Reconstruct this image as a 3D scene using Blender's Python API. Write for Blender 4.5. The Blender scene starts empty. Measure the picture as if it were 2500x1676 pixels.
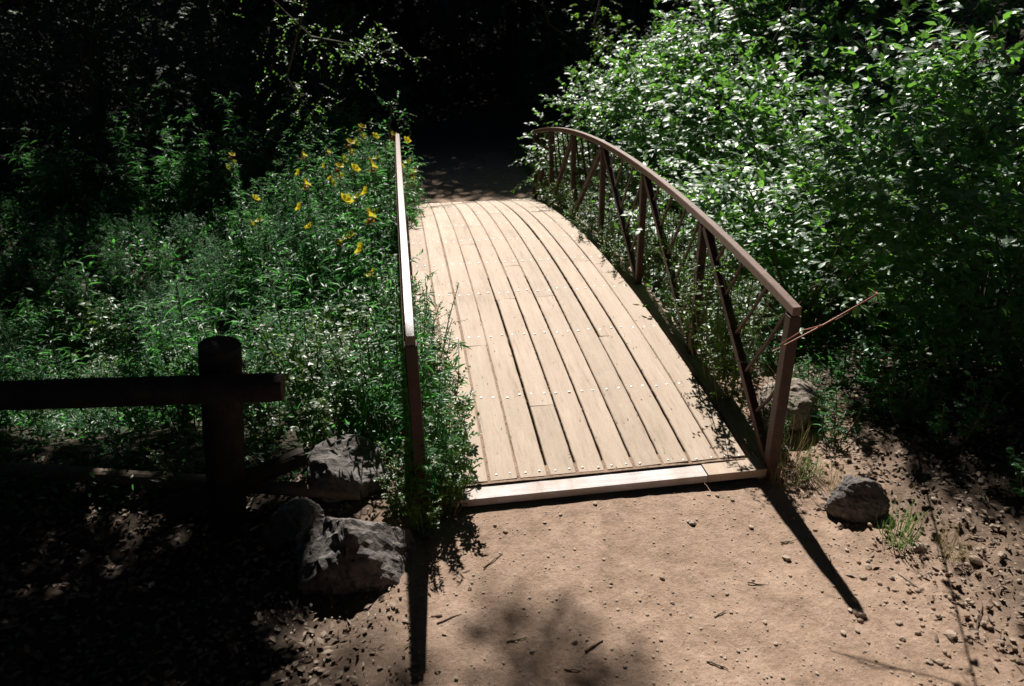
import bpy, math, numpy as np
from mathutils import Vector, Matrix
R = math.radians
sc = bpy.context.scene
col = sc.collection

# ------------------------------------------------------------------ helpers
class MB:
    """collects vertices and faces with numpy and links them as ONE mesh object"""
    def __init__(s): s.v = []; s.f = []; s.n = 0
    def add(s, V, F, m=0):
        V = np.asarray(V, float).reshape(-1, 3); F = np.asarray(F, int)
        s.v.append(V); s.f.append((F + s.n, m)); s.n += len(V); return s
    def mesh(s, name, mats, smooth=False):
        me = bpy.data.meshes.new(name)
        V = np.concatenate(s.v); me.vertices.add(len(V)); me.vertices.foreach_set('co', V.ravel())
        nl = sum(f.size for f, m in s.f); nf = sum(len(f) for f, m in s.f)
        me.loops.add(nl); me.polygons.add(nf)
        me.loops.foreach_set('vertex_index', np.concatenate([f.ravel() for f, m in s.f]))
        tot = np.concatenate([np.full(len(f), f.shape[1]) for f, m in s.f])
        me.polygons.foreach_set('loop_start', np.concatenate([[0], np.cumsum(tot)[:-1]]))
        me.polygons.foreach_set('material_index', np.concatenate([np.full(len(f), m) for f, m in s.f]))
        me.polygons.foreach_set('use_smooth', np.full(nf, smooth))
        for m in (mats if isinstance(mats, (list, tuple)) else [mats]): me.materials.append(m)
        me.update(calc_edges=True); me.validate(); return me
    def build(s, name, mats, parent=None, smooth=False, loc=(0, 0, 0)):
        o = bpy.data.objects.new(name, s.mesh(name, mats, smooth)); col.objects.link(o)
        o.location = loc
        if parent: o.parent = parent
        return o

def tag(o, label=None, cat=None, group=None, kind=None):
    for k, v in (('label', label), ('category', cat), ('group', group), ('kind', kind)):
        if v: o[k] = v
    return o
def empty(name, loc=(0, 0, 0), rz=0, s=1):
    o = bpy.data.objects.new(name, None); col.objects.link(o)
    o.location = loc; o.rotation_euler = (0, 0, rz); o.scale = (s, s, s); o.empty_display_size = .1
    return o
KIDS = {}
def copy_tree(o, parent=None):
    c = o.copy(); col.objects.link(c)
    if parent: c.parent = parent
    for ch in list(o.children): copy_tree(ch, c)
    return c
USED = set()
def place(proto, loc, rz=0, s=1, label=None, cat=None, group=None, tilt=0):
    """the first placing moves the prototype itself, later ones copy it with its parts"""
    o = proto if proto.name not in USED else copy_tree(proto)
    USED.add(proto.name)
    o.location = loc; o.rotation_euler = (tilt, 0, rz)
    o.scale = (s, s, s) if not isinstance(s, tuple) else s
    tag(o, label, cat, group); return o

def nrm(v): v = np.asarray(v, float); return v / np.maximum(np.linalg.norm(v, axis=-1, keepdims=True), 1e-9)
def tube(mb, pts, rad, n=6, m=0, cap=True, seed=None, rough=0):
    pts = np.asarray(pts, float); k = len(pts); rad = np.broadcast_to(np.asarray(rad, float), (k,))
    T = nrm(np.gradient(pts, axis=0)); ref = np.array([0, 0, 1.]) if abs(T[0][2]) < .9 else np.array([1., 0, 0])
    A = nrm(np.cross(T, ref)); B = np.cross(T, A); a = np.arange(n) * 2 * np.pi / n
    rr = rad[:, None] * np.ones((k, n))
    if rough: rr = rr * (1 + rough * np.random.default_rng(seed or 1).normal(size=(k, n)))
    V = pts[:, None] + rr[..., None] * (np.cos(a)[None, :, None] * A[:, None] + np.sin(a)[None, :, None] * B[:, None])
    i = np.arange(k - 1)[:, None] * n + np.arange(n)[None]; j = np.arange(k - 1)[:, None] * n + (np.arange(n)[None] + 1) % n
    F = np.stack([i, j, j + n, i + n], -1).reshape(-1, 4)
    mb.add(V.reshape(-1, 3), F, m)
    if cap:
        for e, c in ((0, pts[0]), (k - 1, pts[-1])):
            W = np.concatenate([V[e], [c]]); t = np.arange(n)
            mb.add(W, np.stack([t, (t + 1) % n, np.full(n, n)], -1), m)
def box(mb, c, s, m=0, rot=None):
    c = np.array(c, float); s = np.array(s, float) / 2
    V = np.array([[x, y, z] for x in (-1, 1) for y in (-1, 1) for z in (-1, 1)], float) * s
    if rot is not None: V = V @ np.array(rot).T
    mb.add(V + c, [[0, 1, 3, 2], [4, 6, 7, 5], [0, 4, 5, 1], [2, 3, 7, 6], [0, 2, 6, 4], [1, 5, 7, 3]], m)
def bar(mb, a, b, w, d, m=0, x=np.array([1., 0, 0]), bev=.004):
    """rectangular steel section from a to b: w across x, d across the other way, with eased edges"""
    a = np.array(a, float); b = np.array(b, float); t = nrm(b - a); xx = nrm(x - (x @ t) * t); yy = np.cross(t, xx)
    P = [(-w/2+bev, -d/2), (w/2-bev, -d/2), (w/2, -d/2+bev), (w/2, d/2-bev), (w/2-bev, d/2), (-w/2+bev, d/2), (-w/2, d/2-bev), (-w/2, -d/2+bev)]
    V = [q + xx * u + yy * v for q in (a, b) for u, v in P]
    mb.add(V, [[i, (i+1) % 8, (i+1) % 8 + 8, i + 8] for i in range(8)], m)
    mb.add(V, [list(range(8))[::-1], list(range(8, 16))], m)

LEAF_OV = (np.array([[0,0,0],[-.5,.40,.035],[0,.43,-.015],[.5,.40,.035],[-.34,.75,-.01],[0,.76,-.045],[.34,.75,-.01],[0,1.04,-.13]]),
           np.array([[0,2,1,1],[0,3,2,2],[1,2,5,4],[2,3,6,5],[4,5,7,7],[5,6,7,7]]))
LEAF_LA = (np.array([[0,0,0],[-.5,.35,.05],[.5,.35,.05],[0,.35,.01],[-.36,.7,-.03],[.36,.7,-.03],[0,.7,-.07],[0,1.05,-.26]]),
           np.array([[0,3,1,1],[0,2,3,3],[1,3,6,4],[3,2,5,6],[4,6,7,7],[6,5,7,7]]))
BLADE = (np.array([[-.5,0,0],[.5,0,0],[-.42,.4,.03],[.42,.4,.03],[-.28,.75,-.08],[.28,.75,-.08],[0,1.05,-.32]]),
         np.array([[0,1,3,2],[2,3,5,4],[4,5,6,6]]))
def leaves(mb, P, D, N, L, W, tp=LEAF_OV, m=0):
    """one leaf per row: base point P, axis D, face normal N, length L, width W"""
    P = np.asarray(P, float); D = nrm(D); N = N - (N * D).sum(-1, keepdims=True) * D; N = nrm(N); X = np.cross(D, N)
    n = len(P); L = np.broadcast_to(L, (n,)); W = np.broadcast_to(W, (n,))
    t, F = tp
    V = P[:, None] + X[:, None] * (t[None, :, 0:1] * W[:, None, None]) + D[:, None] * (t[None, :, 1:2] * L[:, None, None]) + N[:, None] * (t[None, :, 2:3] * L[:, None, None])
    k = len(t); off = (np.arange(n) * k)[:, None, None]
    tri = F[:, 2] == F[:, 3]
    Ft = F[tri][:, :3]; Fq = F[~tri]
    base = mb.n; mb.v.append(V.reshape(-1, 3)); mb.n += n * k
    if len(Ft): mb.f.append(((Ft[None] + off).reshape(-1, 3) + base, m))
    if len(Fq): mb.f.append(((Fq[None] + off).reshape(-1, 4) + base, m))

def vnoise(x, y, seed=0):
    x = np.asarray(x, float); y = np.asarray(y, float)
    xi = np.floor(x).astype(int); yi = np.floor(y).astype(int); fx = x - xi; fy = y - yi
    fx = fx*fx*(3-2*fx); fy = fy*fy*(3-2*fy)
    def h(a, b):
        n = (a * 374761393 + b * 668265263 + seed * 974634777) & 0xffffffff
        n = ((n ^ (n >> 13)) * 1274126177) & 0xffffffff
        return ((n ^ (n >> 16)) & 0xffff) / 65535. * 2 - 1
    return (h(xi, yi)*(1-fx) + h(xi+1, yi)*fx)*(1-fy) + (h(xi, yi+1)*(1-fx) + h(xi+1, yi+1)*fx)*fy
def fbm(x, y, o=4, seed=0):
    return sum(vnoise(x * 2**i, y * 2**i, seed + i) * .5**i for i in range(o))
def sstep(a, b, t): t = np.clip((t - a) / (b - a), 0, 1); return t*t*(3-2*t)

# ------------------------------------------------------------------ bridge geometry
L = 7.857; ARCH = .336; DROP = -.444; HR = .99; XR = .98
def zdeck(y): return ARCH * 4 * y * (L - y) / L**2 + DROP * y / L
def terrain(x, y):
    x = np.asarray(x, float); y = np.asarray(y, float)
    z = -.075 + sstep(0, 8, y) * -.40 - .012 * np.clip(y - 8, 0, 14)
    z = z - 1.25 * np.exp(-((y - 4.1 - .25*np.sin(x*.7)) / 1.75) ** 2)
    z = z + np.clip(-1.6 - y, 0, 2.6) * .42
    z = z + sstep(24, 75, y) * 13 + sstep(14, 40, np.abs(x)) * 6
    off = sstep(1.0, 2.2, np.abs(x - .15))
    z = z + fbm(x * .9, y * .9, 3, 5) * (.015 + .07 * off)
    z = z + .10 * sstep(1.35, 3.2, x) * sstep(2.5, -.5, y)
    z = z + fbm(x * 6, y * 6, 3, 9) * (.006 + .012*sstep(1.0, 1.8, x)) + np.abs(fbm(x * 14, y * 14, 2, 19)) * .022 * sstep(.95, 1.6, x) * sstep(2.5, 1.5, y)
    return z

# ------------------------------------------------------------------ materials
def newmat(name):
    m = bpy.data.materials.new(name); m.use_nodes = True; nt = m.node_tree
    return m, nt, nt.nodes['Principled BSDF']
def nd(nt, t, **k):
    n = nt.nodes.new(t)
    for a, b in k.items():
        if hasattr(n, a): setattr(n, a, b)
        else: n.inputs[a.replace('_', ' ')].default_value = b
    return n
def ramp(nt, fac, stops):
    r = nt.nodes.new('ShaderNodeValToRGB'); e = r.color_ramp.elements
    while len(e) < len(stops): e.new(.5)
    for i, (p, c) in enumerate(stops): e[i].position = p; e[i].color = (*c, 1) if len(c) == 3 else c
    nt.links.new(fac, r.inputs[0]); return r.outputs[0]
def leafmat(name, cols, tr, rough=.38, tmix=.42, spec=.5):
    m, nt, b = newmat(name); lk = nt.links.new
    g = nd(nt, 'ShaderNodeNewGeometry')
    n = len(cols); c = ramp(nt, g.outputs['Random Per Island'], [(i / (n - 1), q) for i, q in enumerate(cols)])
    lk(c, b.inputs['Base Color']); b.inputs['Roughness'].default_value = rough; b.inputs['Specular IOR Level'].default_value = spec; b.inputs['IOR'].default_value = 1.5 if spec < .9 else 1.62
    t = nd(nt, 'ShaderNodeBsdfTranslucent')
    mixc = nd(nt, 'ShaderNodeMix', data_type='RGBA', blend_type='MULTIPLY'); mixc.inputs[0].default_value = 1
    ct = ramp(nt, g.outputs['Random Per Island'], [(0, tuple(q*.55 for q in tr)), (.5, tr), (1, tuple(q*1.3 for q in tr))])
    lk(ct, t.inputs[0])
    mx = nd(nt, 'ShaderNodeMixShader'); mx.inputs[0].default_value = tmix
    lk(b.outputs[0], mx.inputs[1]); lk(t.outputs[0], mx.inputs[2]); lk(mx.outputs[0], nt.nodes['Material Output'].inputs[0])
    return m
M = {}
M['shrub_leaf'] = leafmat('shrub_leaf', [(.035,.11,.058),(.065,.155,.078),(.10,.185,.07),(.055,.145,.095)], (.22,.52,.06), .50, .38, 1.0)
M['weed_leaf'] = leafmat('weed_leaf', [(.012,.078,.034),(.026,.115,.036),(.060,.145,.036),(.018,.10,.052)], (.13,.46,.08), .42, .44, .45)
M['vine_leaf'] = leafmat('vine_leaf', [(.04,.10,.03),(.06,.12,.03),(.09,.13,.04)], (.16,.33,.03), .40, .42, .5)
M['feather_leaf'] = leafmat('feather_leaf', [(.02,.085,.042),(.035,.115,.05),(.075,.125,.06)], (.10,.40,.10), .5, .44, .3)
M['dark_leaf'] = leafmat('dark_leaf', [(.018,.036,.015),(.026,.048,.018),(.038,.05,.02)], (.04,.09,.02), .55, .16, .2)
M['grass_blade'] = leafmat('grass_blade', [(.05,.10,.04),(.08,.13,.05),(.16,.15,.07)], (.14,.28,.05), .42, .38, .4)
M['dry_grass'] = leafmat('dry_grass', [(.20,.16,.08),(.28,.22,.12),(.10,.12,.05)], (.3,.24,.1), .5, .35, .3)
M['petal'] = leafmat('petal', [(.66,.52,.03),(.74,.60,.04),(.68,.50,.03)], (.8,.68,.05), .5, .35, .3)
M['wilted'] = leafmat('wilted', [(.42,.10,.03),(.5,.16,.04),(.40,.2,.05)], (.5,.16,.03), .5, .35, .3)
M['dead_leaf'] = leafmat('dead_leaf', [(.08,.05,.032),(.15,.10,.065),(.30,.22,.16),(.20,.14,.10)], (.10,.06,.03), .6, .12, .3)

def simple(name, c1, c2, rough=.8, scale=20, bump=.3, dist=.01, det=6, coord='Object', sc3=None, spec=.3, metal=0):
    m, nt, b = newmat(name); lk = nt.links.new
    tc = nd(nt, 'ShaderNodeTexCoord'); mp = nd(nt, 'ShaderNodeMapping')
    if sc3: mp.inputs['Scale'].default_value = sc3
    lk(tc.outputs[coord], mp.inputs[0])
    n = nd(nt, 'ShaderNodeTexNoise', Scale=scale, Detail=det, Roughness=.65); lk(mp.outputs[0], n.inputs['Vector'])
    lk(ramp(nt, n.outputs[0], [(.3, c1), (.72, c2)]), b.inputs['Base Color'])
    b.inputs['Roughness'].default_value = rough; b.inputs['Specular IOR Level'].default_value = spec; b.inputs['Metallic'].default_value = metal
    bp = nd(nt, 'ShaderNodeBump', Strength=bump, Distance=dist); lk(n.outputs[0], bp.inputs['Height']); lk(bp.outputs[0], b.inputs['Normal'])
    return m
M['stem'] = simple('stem', (.07,.09,.03), (.14,.13,.06), .6, 30)
M['twig'] = simple('twig', (.07,.05,.035), (.16,.12,.085), .75, 40)
M['redtwig'] = simple('redtwig', (.30,.07,.03), (.46,.15,.07), .5, 30)
M['bark'] = simple('bark', (.035,.028,.022), (.09,.07,.055), .9, 12, .8, .03, sc3=(1, 1, .25))
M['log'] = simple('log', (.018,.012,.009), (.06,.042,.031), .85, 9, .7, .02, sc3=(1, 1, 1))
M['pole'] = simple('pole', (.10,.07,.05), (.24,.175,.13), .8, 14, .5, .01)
M['cutend'] = simple('cutend', (.06,.038,.025), (.11,.075,.05), .85, 25, .5, .01)
M['pebble'] = simple('pebble', (.24,.175,.13), (.48,.38,.30), .8, 30, .4, .004)
M['screw'] = simple('screw', (.6,.56,.53), (.8,.77,.75), .5, 60, .1, .001, metal=.3, spec=.5)
M['steel'] = simple('steel', (.020,.008,.006), (.085,.032,.019), .52, 14, .3, .003, spec=.5)
M['handrail'] = simple('handrail', (.105,.055,.038), (.25,.15,.115), .40, 26, .2, .002, spec=.8)
M['wire'] = simple('wire', (.06,.035,.025), (.12,.07,.05), .6, 30, .1, .001)
M['beam'] = simple('beam', (.24,.17,.12), (.42,.32,.24), .85, 10, .5, .006, sc3=(3, .4, 3))

def rockmat(name, a, b_, c):
    m, nt, b = newmat(name); lk = nt.links.new
    tc = nd(nt, 'ShaderNodeTexCoord')
    n1 = nd(nt, 'ShaderNodeTexNoise', Scale=4.5, Detail=8, Roughness=.7); n2 = nd(nt, 'ShaderNodeTexNoise', Scale=38, Detail=6, Roughness=.7)
    vo = nd(nt, 'ShaderNodeTexVoronoi', Scale=16, feature='DISTANCE_TO_EDGE')
    for q in (n1, n2, vo): lk(tc.outputs['Object'], q.inputs['Vector'])
    c1 = ramp(nt, n1.outputs[0], [(.3, a), (.5, b_), (.72, c)])
    c2 = ramp(nt, n2.outputs[0], [(.3, (.5,.5,.5)), (.6, (1,1,1)), (.75, (1.35,1.33,1.3))])
    mx = nd(nt, 'ShaderNodeMix', data_type='RGBA', blend_type='MULTIPLY'); mx.inputs[0].default_value = 1
    lk(c1, mx.inputs[6]); lk(c2, mx.inputs[7]); lk(mx.outputs[2], b.inputs['Base Color']); b.inputs['Roughness'].default_value = .85
    ad = nd(nt, 'ShaderNodeMath', operation='ADD'); lk(n1.outputs[0], ad.inputs[0])
    ml = nd(nt, 'ShaderNodeMath', operation='MULTIPLY'); lk(n2.outputs[0], ml.inputs[0]); ml.inputs[1].default_value = .35; lk(ml.outputs[0], ad.inputs[1])
    bp = nd(nt, 'ShaderNodeBump', Strength=.9, Distance=.03); lk(ad.outputs[0], bp.inputs['Height']); lk(bp.outputs[0], b.inputs['Normal'])
    return m
M['rock'] = rockmat('rock', (.06,.05,.045), (.15,.13,.12), (.31,.275,.25))
M['rock_pale'] = rockmat('rock_pale', (.20,.165,.13), (.34,.28,.22), (.48,.41,.34))

def dirtmat():
    m, nt, b = newmat('dirt'); lk = nt.links.new
    tc = nd(nt, 'ShaderNodeTexCoord'); sp = nd(nt, 'ShaderNodeSeparateXYZ'); lk(tc.outputs['Object'], sp.inputs[0])
    def noise(s, d=6, r=.6):
        n = nd(nt, 'ShaderNodeTexNoise', Scale=s, Detail=d, Roughness=r); lk(tc.outputs['Object'], n.inputs['Vector']); return n.outputs[0]
    def mth(op, a, b_=None, v=None, clamp=False):
        q = nd(nt, 'ShaderNodeMath', operation=op, use_clamp=clamp); lk(a, q.inputs[0])
        if b_ is not None: lk(b_, q.inputs[1])
        if v is not None: q.inputs[1].default_value = v
        return q.outputs[0]
    big, mid, fine, grit = noise(1.7, 5), noise(9, 7, .68), noise(55, 5, .7), noise(240, 3, .6)
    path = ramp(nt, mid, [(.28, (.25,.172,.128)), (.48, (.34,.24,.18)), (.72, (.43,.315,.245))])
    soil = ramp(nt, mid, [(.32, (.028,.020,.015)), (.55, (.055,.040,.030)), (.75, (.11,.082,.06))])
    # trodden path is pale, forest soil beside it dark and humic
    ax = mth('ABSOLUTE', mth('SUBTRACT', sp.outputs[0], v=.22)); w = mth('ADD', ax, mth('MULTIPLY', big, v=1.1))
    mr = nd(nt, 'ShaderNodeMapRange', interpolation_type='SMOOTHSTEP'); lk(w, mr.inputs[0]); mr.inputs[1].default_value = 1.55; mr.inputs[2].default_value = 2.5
    far = nd(nt, 'ShaderNodeMapRange', interpolation_type='SMOOTHSTEP'); lk(sp.outputs[1], far.inputs[0]); far.inputs[1].default_value = 8.0; far.inputs[2].default_value = 13.5  # past the bridge: humus tone, with the shade on the path put into the colour
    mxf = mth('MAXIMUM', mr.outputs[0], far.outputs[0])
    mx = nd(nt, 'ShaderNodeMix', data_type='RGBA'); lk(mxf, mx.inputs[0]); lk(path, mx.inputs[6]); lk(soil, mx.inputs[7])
    sp2 = ramp(nt, fine, [(.30, (.72,.70,.68)), (.48, (1,1,1)), (.70, (1.12,1.11,1.10))])
    sp3 = ramp(nt, grit, [(.32, (.85,.84,.83)), (.55, (1,1,1)), (.7, (1.12,1.11,1.10))])
    m2 = nd(nt, 'ShaderNodeMix', data_type='RGBA', blend_type='MULTIPLY'); m2.inputs[0].default_value = 1; lk(mx.outputs[2], m2.inputs[6]); lk(sp2, m2.inputs[7])
    m3 = nd(nt, 'ShaderNodeMix', data_type='RGBA', blend_type='MULTIPLY'); m3.inputs[0].default_value = 1; lk(m2.outputs[2], m3.inputs[6]); lk(sp3, m3.inputs[7])
    m4 = nd(nt, 'ShaderNodeMix', data_type='RGBA', blend_type='MULTIPLY'); m4.inputs[0].default_value = 1; lk(m3.outputs[2], m4.inputs[6]); lk(ramp(nt, noise(3.3, 6, .7), [(.3, (.80,.77,.74)), (.52, (.97,.95,.93)), (.7, (1.1,1.1,1.1))]), m4.inputs[7])
    lk(m4.outputs[2], b.inputs['Base Color']); b.inputs['Roughness'].default_value = .92; b.inputs['Specular IOR Level'].default_value = .2
    h = mth('ADD', mth('MULTIPLY', mid, v=1.0), mth('ADD', mth('MULTIPLY', fine, v=.4), mth('MULTIPLY', grit, v=.12)))
    bp = nd(nt, 'ShaderNodeBump', Strength=.75, Distance=.022); lk(h, bp.inputs['Height']); lk(bp.outputs[0], b.inputs['Normal'])
    return m
M['dirt'] = dirtmat()

def woodmat(name, pale):
    m, nt, b = newmat(name); lk = nt.links.new
    tc = nd(nt, 'ShaderNodeTexCoord'); g = nd(nt, 'ShaderNodeNewGeometry')
    # shift the grain of each board so that none repeats its neighbour
    cmb = nd(nt, 'ShaderNodeCombineXYZ'); ml = nd(nt, 'ShaderNodeMath', operation='MULTIPLY'); lk(g.outputs['Random Per Island'], ml.inputs[0]); ml.inputs[1].default_value = 37
    lk(ml.outputs[0], cmb.inputs[1]); ad = nd(nt, 'ShaderNodeVectorMath', operation='ADD'); lk(tc.outputs['Object'], ad.inputs[0]); lk(cmb.outputs[0], ad.inputs[1])
    mp = nd(nt, 'ShaderNodeMapping'); mp.inputs['Scale'].default_value = (1, .045, 1) if not pale else (.06, 1, 1); lk(ad.outputs[0], mp.inputs[0])
    gr = nd(nt, 'ShaderNodeTexNoise', Scale=70, Detail=6, Roughness=.62, Distortion=.5); lk(mp.outputs[0], gr.inputs['Vector'])
    st = nd(nt, 'ShaderNodeTexNoise', Scale=3.2, Detail=7, Roughness=.65); lk(tc.outputs['Object'], st.inputs['Vector'])
    sd = nd(nt, 'ShaderNodeTexNoise', Scale=160, Detail=3, Roughness=.6); lk(tc.outputs['Object'], sd.inputs['Vector'])
    if pale: c = ramp(nt, gr.outputs[0], [(.3, (.46,.43,.45)), (.6, (.68,.65,.68))])
    else: c = ramp(nt, gr.outputs[0], [(.27, (.24,.17,.12)), (.42, (.46,.365,.285)), (.68, (.57,.465,.375))])
    tone = ramp(nt, g.outputs['Random Per Island'], [(0, (.78,.77,.76)), (.35, (.95,.93,.90)), (.7, (1,.99,.98)), (1, (1.1,1.1,1.1))])
    m1 = nd(nt, 'ShaderNodeMix', data_type='RGBA', blend_type='MULTIPLY'); m1.inputs[0].default_value = 1; lk(c, m1.inputs[6]); lk(tone, m1.inputs[7])
    # fine sand trodden over the boards in drifts
    dust = ramp(nt, sd.outputs[0], [(.3, (.35,.265,.20)), (.7, (.56,.45,.36))])
    amt = ramp(nt, st.outputs[0], [(.34, (.1,.1,.1)), (.62, (.85,.85,.85))])
    if pale: amt = ramp(nt, st.outputs[0], [(.46, (0,0,0)), (.64, (.7,.7,.7))])
    m2 = nd(nt, 'ShaderNodeMix', data_type='RGBA'); lk(amt, m2.inputs[0]); lk(m1.outputs[2], m2.inputs[6]); lk(dust, m2.inputs[7])
    wp = nd(nt, 'ShaderNodeMapping'); wp.inputs['Scale'].default_value = (7, .8, 1); lk(ad.outputs[0], wp.inputs[0])
    wn = nd(nt, 'ShaderNodeTexNoise', Scale=1.6, Detail=7, Roughness=.7); lk(wp.outputs[0], wn.inputs['Vector'])
    m5 = nd(nt, 'ShaderNodeMix', data_type='RGBA', blend_type='MULTIPLY'); m5.inputs[0].default_value = 1; lk(m2.outputs[2], m5.inputs[6])
    lk(ramp(nt, wn.outputs[0], [(.28, (.66,.60,.55)), (.44, (.92,.89,.86)), (.6, (1,.98,.965)), (.75, (1.06,1.05,1.04))]), m5.inputs[7])
    lk(m5.outputs[2], b.inputs['Base Color']); b.inputs['Roughness'].default_value = .72; b.inputs['Specular IOR Level'].default_value = .35
    bp = nd(nt, 'ShaderNodeBump', Strength=.55, Distance=.004); lk(gr.outputs[0], bp.inputs['Height'])
    bp2 = nd(nt, 'ShaderNodeBump', Strength=.35, Distance=.002); lk(sd.outputs[0], bp2.inputs['Height']); lk(bp.outputs[0], bp2.inputs['Normal'])
    lk(bp2.outputs[0], b.inputs['Normal'])
    return m
M['plank'] = woodmat('plank', False); M['pale_board'] = woodmat('pale_board', True)

# ------------------------------------------------------------------ ground, path
def sheet(name, xs, ys, dz=0, hole=None, mat='dirt', trim=None):
    X, Y = np.meshgrid(xs, ys); Z = terrain(X, Y) + dz
    nx, ny = len(xs), len(ys); i = np.arange(ny-1)[:, None]*nx + np.arange(nx-1)[None]
    F = np.stack([i, i+1, i+nx+1, i+nx], -1)
    if trim is not None:
        cx = (X[:-1, :-1]+X[1:, 1:])/2; cy = (Y[:-1, :-1]+Y[1:, 1:])/2; F = F[trim(cx, cy)]
    mb = MB(); mb.add(np.stack([X, Y, Z], -1).reshape(-1, 3), F.reshape(-1, 4)); o = mb.build(name, M[mat], smooth=True)
    return tag(o, kind='structure')
def spaced(a, fine0, fine1, b, s, g=1.12):
    out = list(np.arange(fine0, fine1, s)); st = s; v = fine1
    while v < b: out.append(v); st *= g; v += st
    out.append(b); st = s; v = fine0 - s; pre = []
    while v > a: pre.append(v); st *= g; v -= st
    pre.append(a); return np.array(pre[::-1] + out)
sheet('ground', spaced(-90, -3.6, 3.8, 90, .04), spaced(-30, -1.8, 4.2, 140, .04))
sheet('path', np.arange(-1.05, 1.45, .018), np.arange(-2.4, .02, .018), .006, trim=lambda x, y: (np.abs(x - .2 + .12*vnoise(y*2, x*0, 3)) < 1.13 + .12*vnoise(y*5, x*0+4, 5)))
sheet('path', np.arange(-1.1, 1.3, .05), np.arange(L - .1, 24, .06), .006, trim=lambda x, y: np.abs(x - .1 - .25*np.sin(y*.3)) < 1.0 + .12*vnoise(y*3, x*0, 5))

# ------------------------------------------------------------------ footbridge
rng = np.random.default_rng(11)
bridge = tag(empty('footbridge', (0, 0, 0)), 'arched plank footbridge with rusty steel railings over a green ravine', 'bridge')
ROWS = [.93, 1.77, 2.58, 3.40, 4.23, 5.05, 5.88, 6.70, 7.5]
EDGES = [-.94 + .1655 * k for k in range(12)]
def board(mb, x0, x1, y0, y1, m=0, t=.045):
    n = max(2, int((y1 - y0) / .045)); ys = np.linspace(y0, y1, n + 1)
    warp = rng.normal() * .0012; tilt = rng.normal() * .0014; wob = rng.normal(size=2) * .0012
    prof = [(x0, -t), (x0, -.005), (x0 + .0045, 0), (x1 - .0045, 0), (x1, -.005), (x1, -t)]
    V = []
    rag = np.abs(rng.normal(size=(n + 1, 2))) * .0011
    for i_, y in enumerate(ys):
        z = zdeck(y) + warp
        e = wob * np.sin(y * 2.1 + x0 * 9)
        for k, (x, dz) in enumerate(prof): V.append((x + (e[0] if k < 3 else e[1]) + (rag[i_][0] if k < 3 else -rag[i_][1]), y, z + dz + (tilt if k in (3, 4, 5) else -tilt)))
    F = [[i*6+k, i*6+(k+1) % 6, (i+1)*6+(k+1) % 6, (i+1)*6+k] for i in range(n) for k in range(6)]
    mb.add(V, F, m); mb.add(V[:6], [[5, 4, 3, 2, 1, 0]], m); mb.add(V[-6:], [[0, 1, 2, 3, 4, 5]], m)
deck = MB()
gapw = {}
for c in range(11):
    # joints fall just past a row of screws, differently from one line of boards to the next
    pool = [r - .13 for r in ROWS[:-1]]
    j = {2: [1], 3: [4], 4: [0, 2, 5], 5: [3, 6], 6: [2, 6], 7: [4], 8: [1, 5], 9: [3], 10: [5], 0: [3], 1: [2, 6]}[c]
    cuts = [.135] + [pool[k] for k in j] + [L - .03]
    for a, b in zip(cuts[:-1], cuts[1:]):
        g0 = abs(rng.normal()) * .0045 + .0012; g1 = abs(rng.normal()) * .0035 + .0008
        if c in (5, 6, 7, 8): g1 += rng.uniform(.001, .007)
        board(deck, EDGES[c] + g0, EDGES[c+1] - g1, a + .0025, b - .0025)
dk = deck.build('deck', M['plank'], bridge)
# domed screw heads, two to a board, in one mesh under the deck
sb = MB()
def dome(mb, x, y, z, r, h, m=0):
    a = np.arange(10) * np.pi / 5; V = [(x + r*np.cos(q), y + r*np.sin(q), z) for q in a] + [(x + r*.75*np.cos(q), y + r*.75*np.sin(q), z + h*.65) for q in a] + [(x, y, z + h)]
    mb.add(V, [[i, (i+1) % 10, (i+1) % 10+10, i+10] for i in range(10)], m)
    mb.add(V, [[i+10, (i+1) % 10+10, 20] for i in range(10)], m)
for r in [.17] + ROWS:
    for c in range(11):
        for q in (.042, .123):
            if r == .17 and rng.random() < .25: continue
            x = EDGES[c] + q + rng.normal()*.004; y = r + rng.normal()*.006 + (c - 5)*-.004 + (.03 if r in (2.58, 4.23) and c % 2 else 0)
            dome(sb, x, y, zdeck(y) + .0005, .0095 if r != .17 else .007, .005)
sb.build('screw_heads', M['screw'], bridge, smooth=True)
sf = MB(); r = np.random.default_rng(2)
for x0, x1, y0, y1, dd in ((-.93, .87, .118, .225, .0025), (-.93, -.42, .2, L-.05, .005), (.56, .87, .2, 3.2, .006), (-.45, .1, 3.0, L-.05, .009)):
    xs = np.linspace(x0, x1, 60); ys = np.linspace(y0, y1, max(6, int((y1-y0)/.03))); X, Y = np.meshgrid(xs, ys)
    Z = zdeck(Y) - dd - .004*np.clip(fbm(X*9, Y*5, 3, 4), 0, 1) - .012*sstep(.15, .5, vnoise(X*8, Y*2.3, 8))*(y1 > .3); nx = 60; i = np.arange(len(ys)-1)[:, None]*nx + np.arange(nx-1)[None]
    sf.add(np.stack([X, Y, Z], -1).reshape(-1, 3), np.stack([i, i+1, i+nx+1, i+nx], -1).reshape(-1, 4))
sf.build('sand_fill', M['dirt'], bridge, smooth=True)
eb = MB(); box(eb, (-.115, .066, -.023), (1.43, .118, .045)); eb.build('edge_board', M['pale_board'], bridge)
eb = MB(); box(eb, (.778, .068, -.021), (.345, .125, .05)); tag(eb.build('edge_board', M['plank'], bridge), 'sandy end piece of the edge board')
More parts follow.
